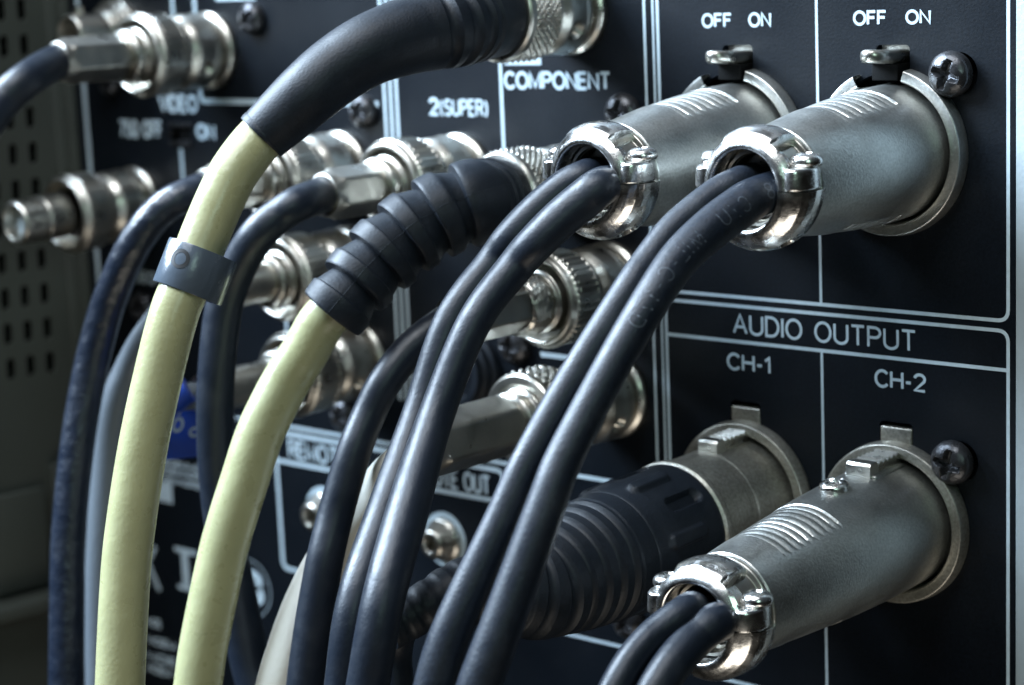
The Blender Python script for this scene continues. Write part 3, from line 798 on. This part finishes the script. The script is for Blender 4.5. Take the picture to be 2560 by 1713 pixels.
cable(x4, lead_pts(x4, 42, (2.1, -.5), 2.5, [(1790, 1556, 259, 50), (1745, 1588, 258, 50), (1685, 1655, 255, 50), (1636, 1732, 253, 50), (1602, 1810, 252, 50), (1580, 1900, 251, 50)]), 'cable')

# lower left: plug with black grip and long ribbed boot
x3 = empty('xlr_plug', (XL, 0, ZL), (radians(2.2), 0, 0), label='satin plug under the CH-1 lettering with a fluted black grip and ribbed black boot', cat='plug', group='microphone plugs in the panel')
obj('shell', revolve(dense(fillet([(-1.5, 9.0), (0, 9.2), (9.5, 9.2), (9.7, 9.1), (11.0, 9.1), (11.2, 9.2), (16.5, 9.2), (17.2, 9.75), (18.2, 9.8), (18.6, 9.3), (19, 8.8)], .15), 1.0), 96), 'cast', x3)
obj('push_latch', latch(x3, 1.0, 9.4, 1.7, 7.6, 10.9), 'brushed', x3, sharp=30)
def flutes(t, th, r):
    if not 19.5 < t < 32: return r
    N = 12; u = (th * N / (2 * pi)) % 1 - .5; w_ = .24
    idx = int(th * N / (2 * pi))
    t0, t1 = (20.6, 28.0) if idx % 2 else (22.5, 31.0)
    tc = min(max(t, t0 + 1.2), t1 - 1.2)
    e = hypot((t - tc) / 1.2, u / w_)
    if e < 1: return r - (1.0 if idx % 2 else -.6) * min(1, (1 - e) * 3.0)
    return r
gp = dense(fillet([(18.4, 8.6), (18.5, 9.45), (19.2, 9.6), (30, 9.55), (33.0, 9.1), (33.4, 8.7), (33.4, 8.2)], .25), .35)
obj('grip', revolve(gp, 240, rf=flutes), 'rubber', x3, sharp=60)
bpts = path(x3, [(33.2, 8.9), (36, 8.85), (40, 8.6), (45, 7.9), (50, 6.9)], [(1232, 1474, 276, 101), (1155, 1476, 274, 80), (1082, 1506, 272, 64), (1010, 1549, 271, 58), (965, 1577, 270, 55)])
def brib(s, a, r):
    if s < 3.2: return r + .15
    u = (s - 3.2) / 2.7 % 1
    return r - .8 * min(1, (r / 8.6) ** 1.6) * max(0, cos((u - .5) * 2 * pi)) ** .6
obj('ribbed_boot', tube(bpts, 72, .18, brib), 'rubber', x3, world=True, sharp=45)
cable(x3, path(x3, [], [(1040, 1540, 275, 40), (1000, 1575, 276, 44), (985, 1640, 277, 46), (990, 1720, 277, 46), (1000, 1900, 277, 46)]), 'cable')

# ================================================================== LOOSE THINGS
# grey marker clip on the first cream cable
c = at_depth(479, 676, 284.2); up = (at_depth(500, 622, 284.4) - at_depth(456, 736, 284)).normalized()
toc = (CAM - c); toc = (toc - up * toc.dot(up)).normalized(); rt = toc.cross(up) * -1
if rt.dot(CR) < 0: rt = -rt
clip = empty('cable_clip', c, label='glossy grey marker clip with a dark letter O snapped round the upper cream cable', cat='cable clip')
def clip_mesh():
    out = []; inn = []; n = 48
    for i in range(n + 1):
        a = radians(-52) + radians(284) * i / n      # 0 = right, 90 = towards the camera
        out.append((-4.35 * cos(a - pi) * 1.0 if False else 4.3 * cos(a), 4.2 * sin(a)))
    return out
def clip_section():
    # closed outline, in (right, toward camera): round on the left, drawn out to a corner on the right
    P = []
    for i in range(40):
        a = radians(75) + radians(215) * i / 39
        P.append((4.4 * cos(a), 4.25 * sin(a)))
    P += [(2.9, -3.8), (4.2, -3.1), (5.2, -2.0), (5.5, -1.3), (5.45, -.5), (4.7, 1.4), (3.5, 2.9), (2.4, 3.7)]
    return P
S = clip_section(); V = []; F = []; hl = 3.15; n = len(S)
Ctr = Vector((.4, -.1))
rows = [(-hl + .15, 0, 1), (-hl, 0, .985), (-hl, .85, 1), (hl, .85, 1), (hl, 0, .985), (hl - .15, 0, 1)]
V = []
for h, inset, s_ in rows:
    for a, b in S:
        q = Vector((a, b)) - Ctr; l = q.length; q = q * ((l - inset) / l) * s_ + Ctr
        V.append(c + rt * q.x + toc * q.y + up * h)
for i in range(len(rows)):
    for j in range(n):
        k = (j + 1) % n; i2 = (i + 1) % len(rows); F.append((i * n + j, i * n + k, i2 * n + k, i2 * n + j))
obj('clip_band', (V, F), 'clip', clip, world=True, sharp=35)
# the letter O printed on it
v, f = ribbon([(1.1 * cos(a * pi / 16), 1.1 * sin(a * pi / 16)) for a in range(33)], .5)
pts = []
for a, b in v:
    ang = radians(117) - a / 4.3
    pts.append(c + rt * (4.44 * cos(ang)) + toc * (4.3 * sin(ang)) + up * (b + .8))
obj('clip_letter', (pts, f), 'mark', clip, world=True, smooth=False)

# blue flag label hanging at the end of the lowest left plug
tg = at_depth(462, 1060, 345)
tag = empty('cable_tag', tg, label='blue tag with pale print hanging between the cream cable and a black lead', cat='tag')
n = 10; V = []; F = []
for i in range(n + 1):
    q = i / n
    for x_, d_ in ((405, 341), (532, 347)):
        p = at_depth(x_ - 22 * q + 6 * sin(q * 3), 962 + (6 if x_ == 405 else -6) + 185 * q, d_ + 1.5 * sin(q * 4)); V += [p, p + CF * .4]
for i in range(n):
    b = i * 4; F += [(b, b + 2, b + 6, b + 4), (b + 1, b + 5, b + 7, b + 3), (b, b + 4, b + 5, b + 1), (b + 2, b + 3, b + 7, b + 6)]
F += [(0, 1, 3, 2), (n * 4, n * 4 + 2, n * 4 + 3, n * 4 + 1)]
obj('tag_loop', tube(path(tag, [], [(468, 968, 336, 40), (440, 985, 336, 43), (405, 1010, 336, 43)]), 32, .6), 'blue', tag, world=True)
obj('tag_sheet', (V, F), 'blue', tag, world=True, smooth=False)
o0 = at_depth(415, 1100, 342.2); rr = (at_depth(532, 1092, 347) - at_depth(405, 1100, 341)).normalized(); uu = (at_depth(462, 1000, 344) - at_depth(440, 1140, 345)).normalized()
for s, ox, oz, W, H, st in (('O', 1.0, 1.2, 2.2, 2.6, .5), ('/', 1.6, 4.0, 1.5, 2.6, .5), ('CO', 4.4, .2, 3.5, 1.8, .45)):
    vf = flat_text(s, W, H, st)
    nrm = -CF
    obj('tag_print', ([o0 + rr * (p[0] + ox) + uu * (p[2] + oz) + nrm * (1.6 - p[1]) for p in vf[0]], vf[1]), 'print', tag, world=True, smooth=False)

# ================================================================== SURROUNDINGS
# pale edge strip right of the panel
ex = PX(2547, 800).x
edge = obj('panel_edge_strip', box(ex, ex + 12, -.9, 2, -190, 60, .2), 'edge', None, sharp=50)
edge['label'] = 'pale grey-blue rack strip along the right edge of the black panel'; edge['category'] = 'rack strip'
# slotted rack wall standing out at the left of the panel
wx = X0 - .6
rack = empty('rack_side_wall', (wx, 0, -60), (0, 0, radians(-6)), label='grey-green slotted rack wall at the far left', cat='rack wall')
W_, H0, H1 = 60, -180, 60
def slot(cx, cz, a=.95, h=2.15):
    P = []
    for i in range(13): t = pi * i / 12; P.append((cx + a * cos(t), cz + h - a + a * sin(t)))
    for i in range(13): t = pi + pi * i / 12; P.append((cx + a * cos(t), cz - h + a + a * sin(t)))
    return P
loops = [[(-W_, H0), (-4.5, H0), (-4.5, H1), (-W_, H1)]]
inv = rack.matrix_world.inverted()
for r_ in range(-14, 5):
    cz = PX(100, 786).z + 6.95 * -r_ + 0
    for k in range(12):
        cx = -9.5 - 4.35 * k
        if -78 < cz < 57 and cx > -W_ + 2: loops.append(slot(cx, cz))
cu = bpy.data.curves.new('wall', 'CURVE'); cu.dimensions = '2D'; cu.fill_mode = 'BOTH'; cu.extrude = .4 * MM
for lp in loops:
    sp = cu.splines.new('POLY'); sp.points.add(len(lp) - 1); sp.use_cyclic_u = True
    for p, q in zip(sp.points, lp): p.co = (q[0] * MM, q[1] * MM, 0, 1)
to = bpy.data.objects.new('tmp', cu); COL.objects.link(to); me = bpy.data.meshes.new_from_object(to); bpy.data.objects.remove(to)
for v in me.vertices: q = v.co.copy(); v.co = Vector((q.z, q.x, q.y + .06))
me.materials.clear(); me.materials.append(M['wall'])
link(bpy.data.objects.new('slotted_sheet', me), rack)
obj('wall_backing', box(-6, -5.5, -60, 0, -120, 120), 'inside', rack, smooth=False)
obj('corner_post', box(-1.5, .5, -4.4, .6, -120, 120, .5), 'wall', rack)
obj('corner_flange', box(.5, 1.6, -1.6, .4, -120, 120, .3), 'wall', rack)
obj('lower_ledge', join(box(-.5, 7, -40, -1, -62, -59, .6), box(.4, 2.0, -26, -14, -58, -38, .5), box(.4, 3.0, -12.5, -9.5, -58, -34, .4)), 'wall', rack)
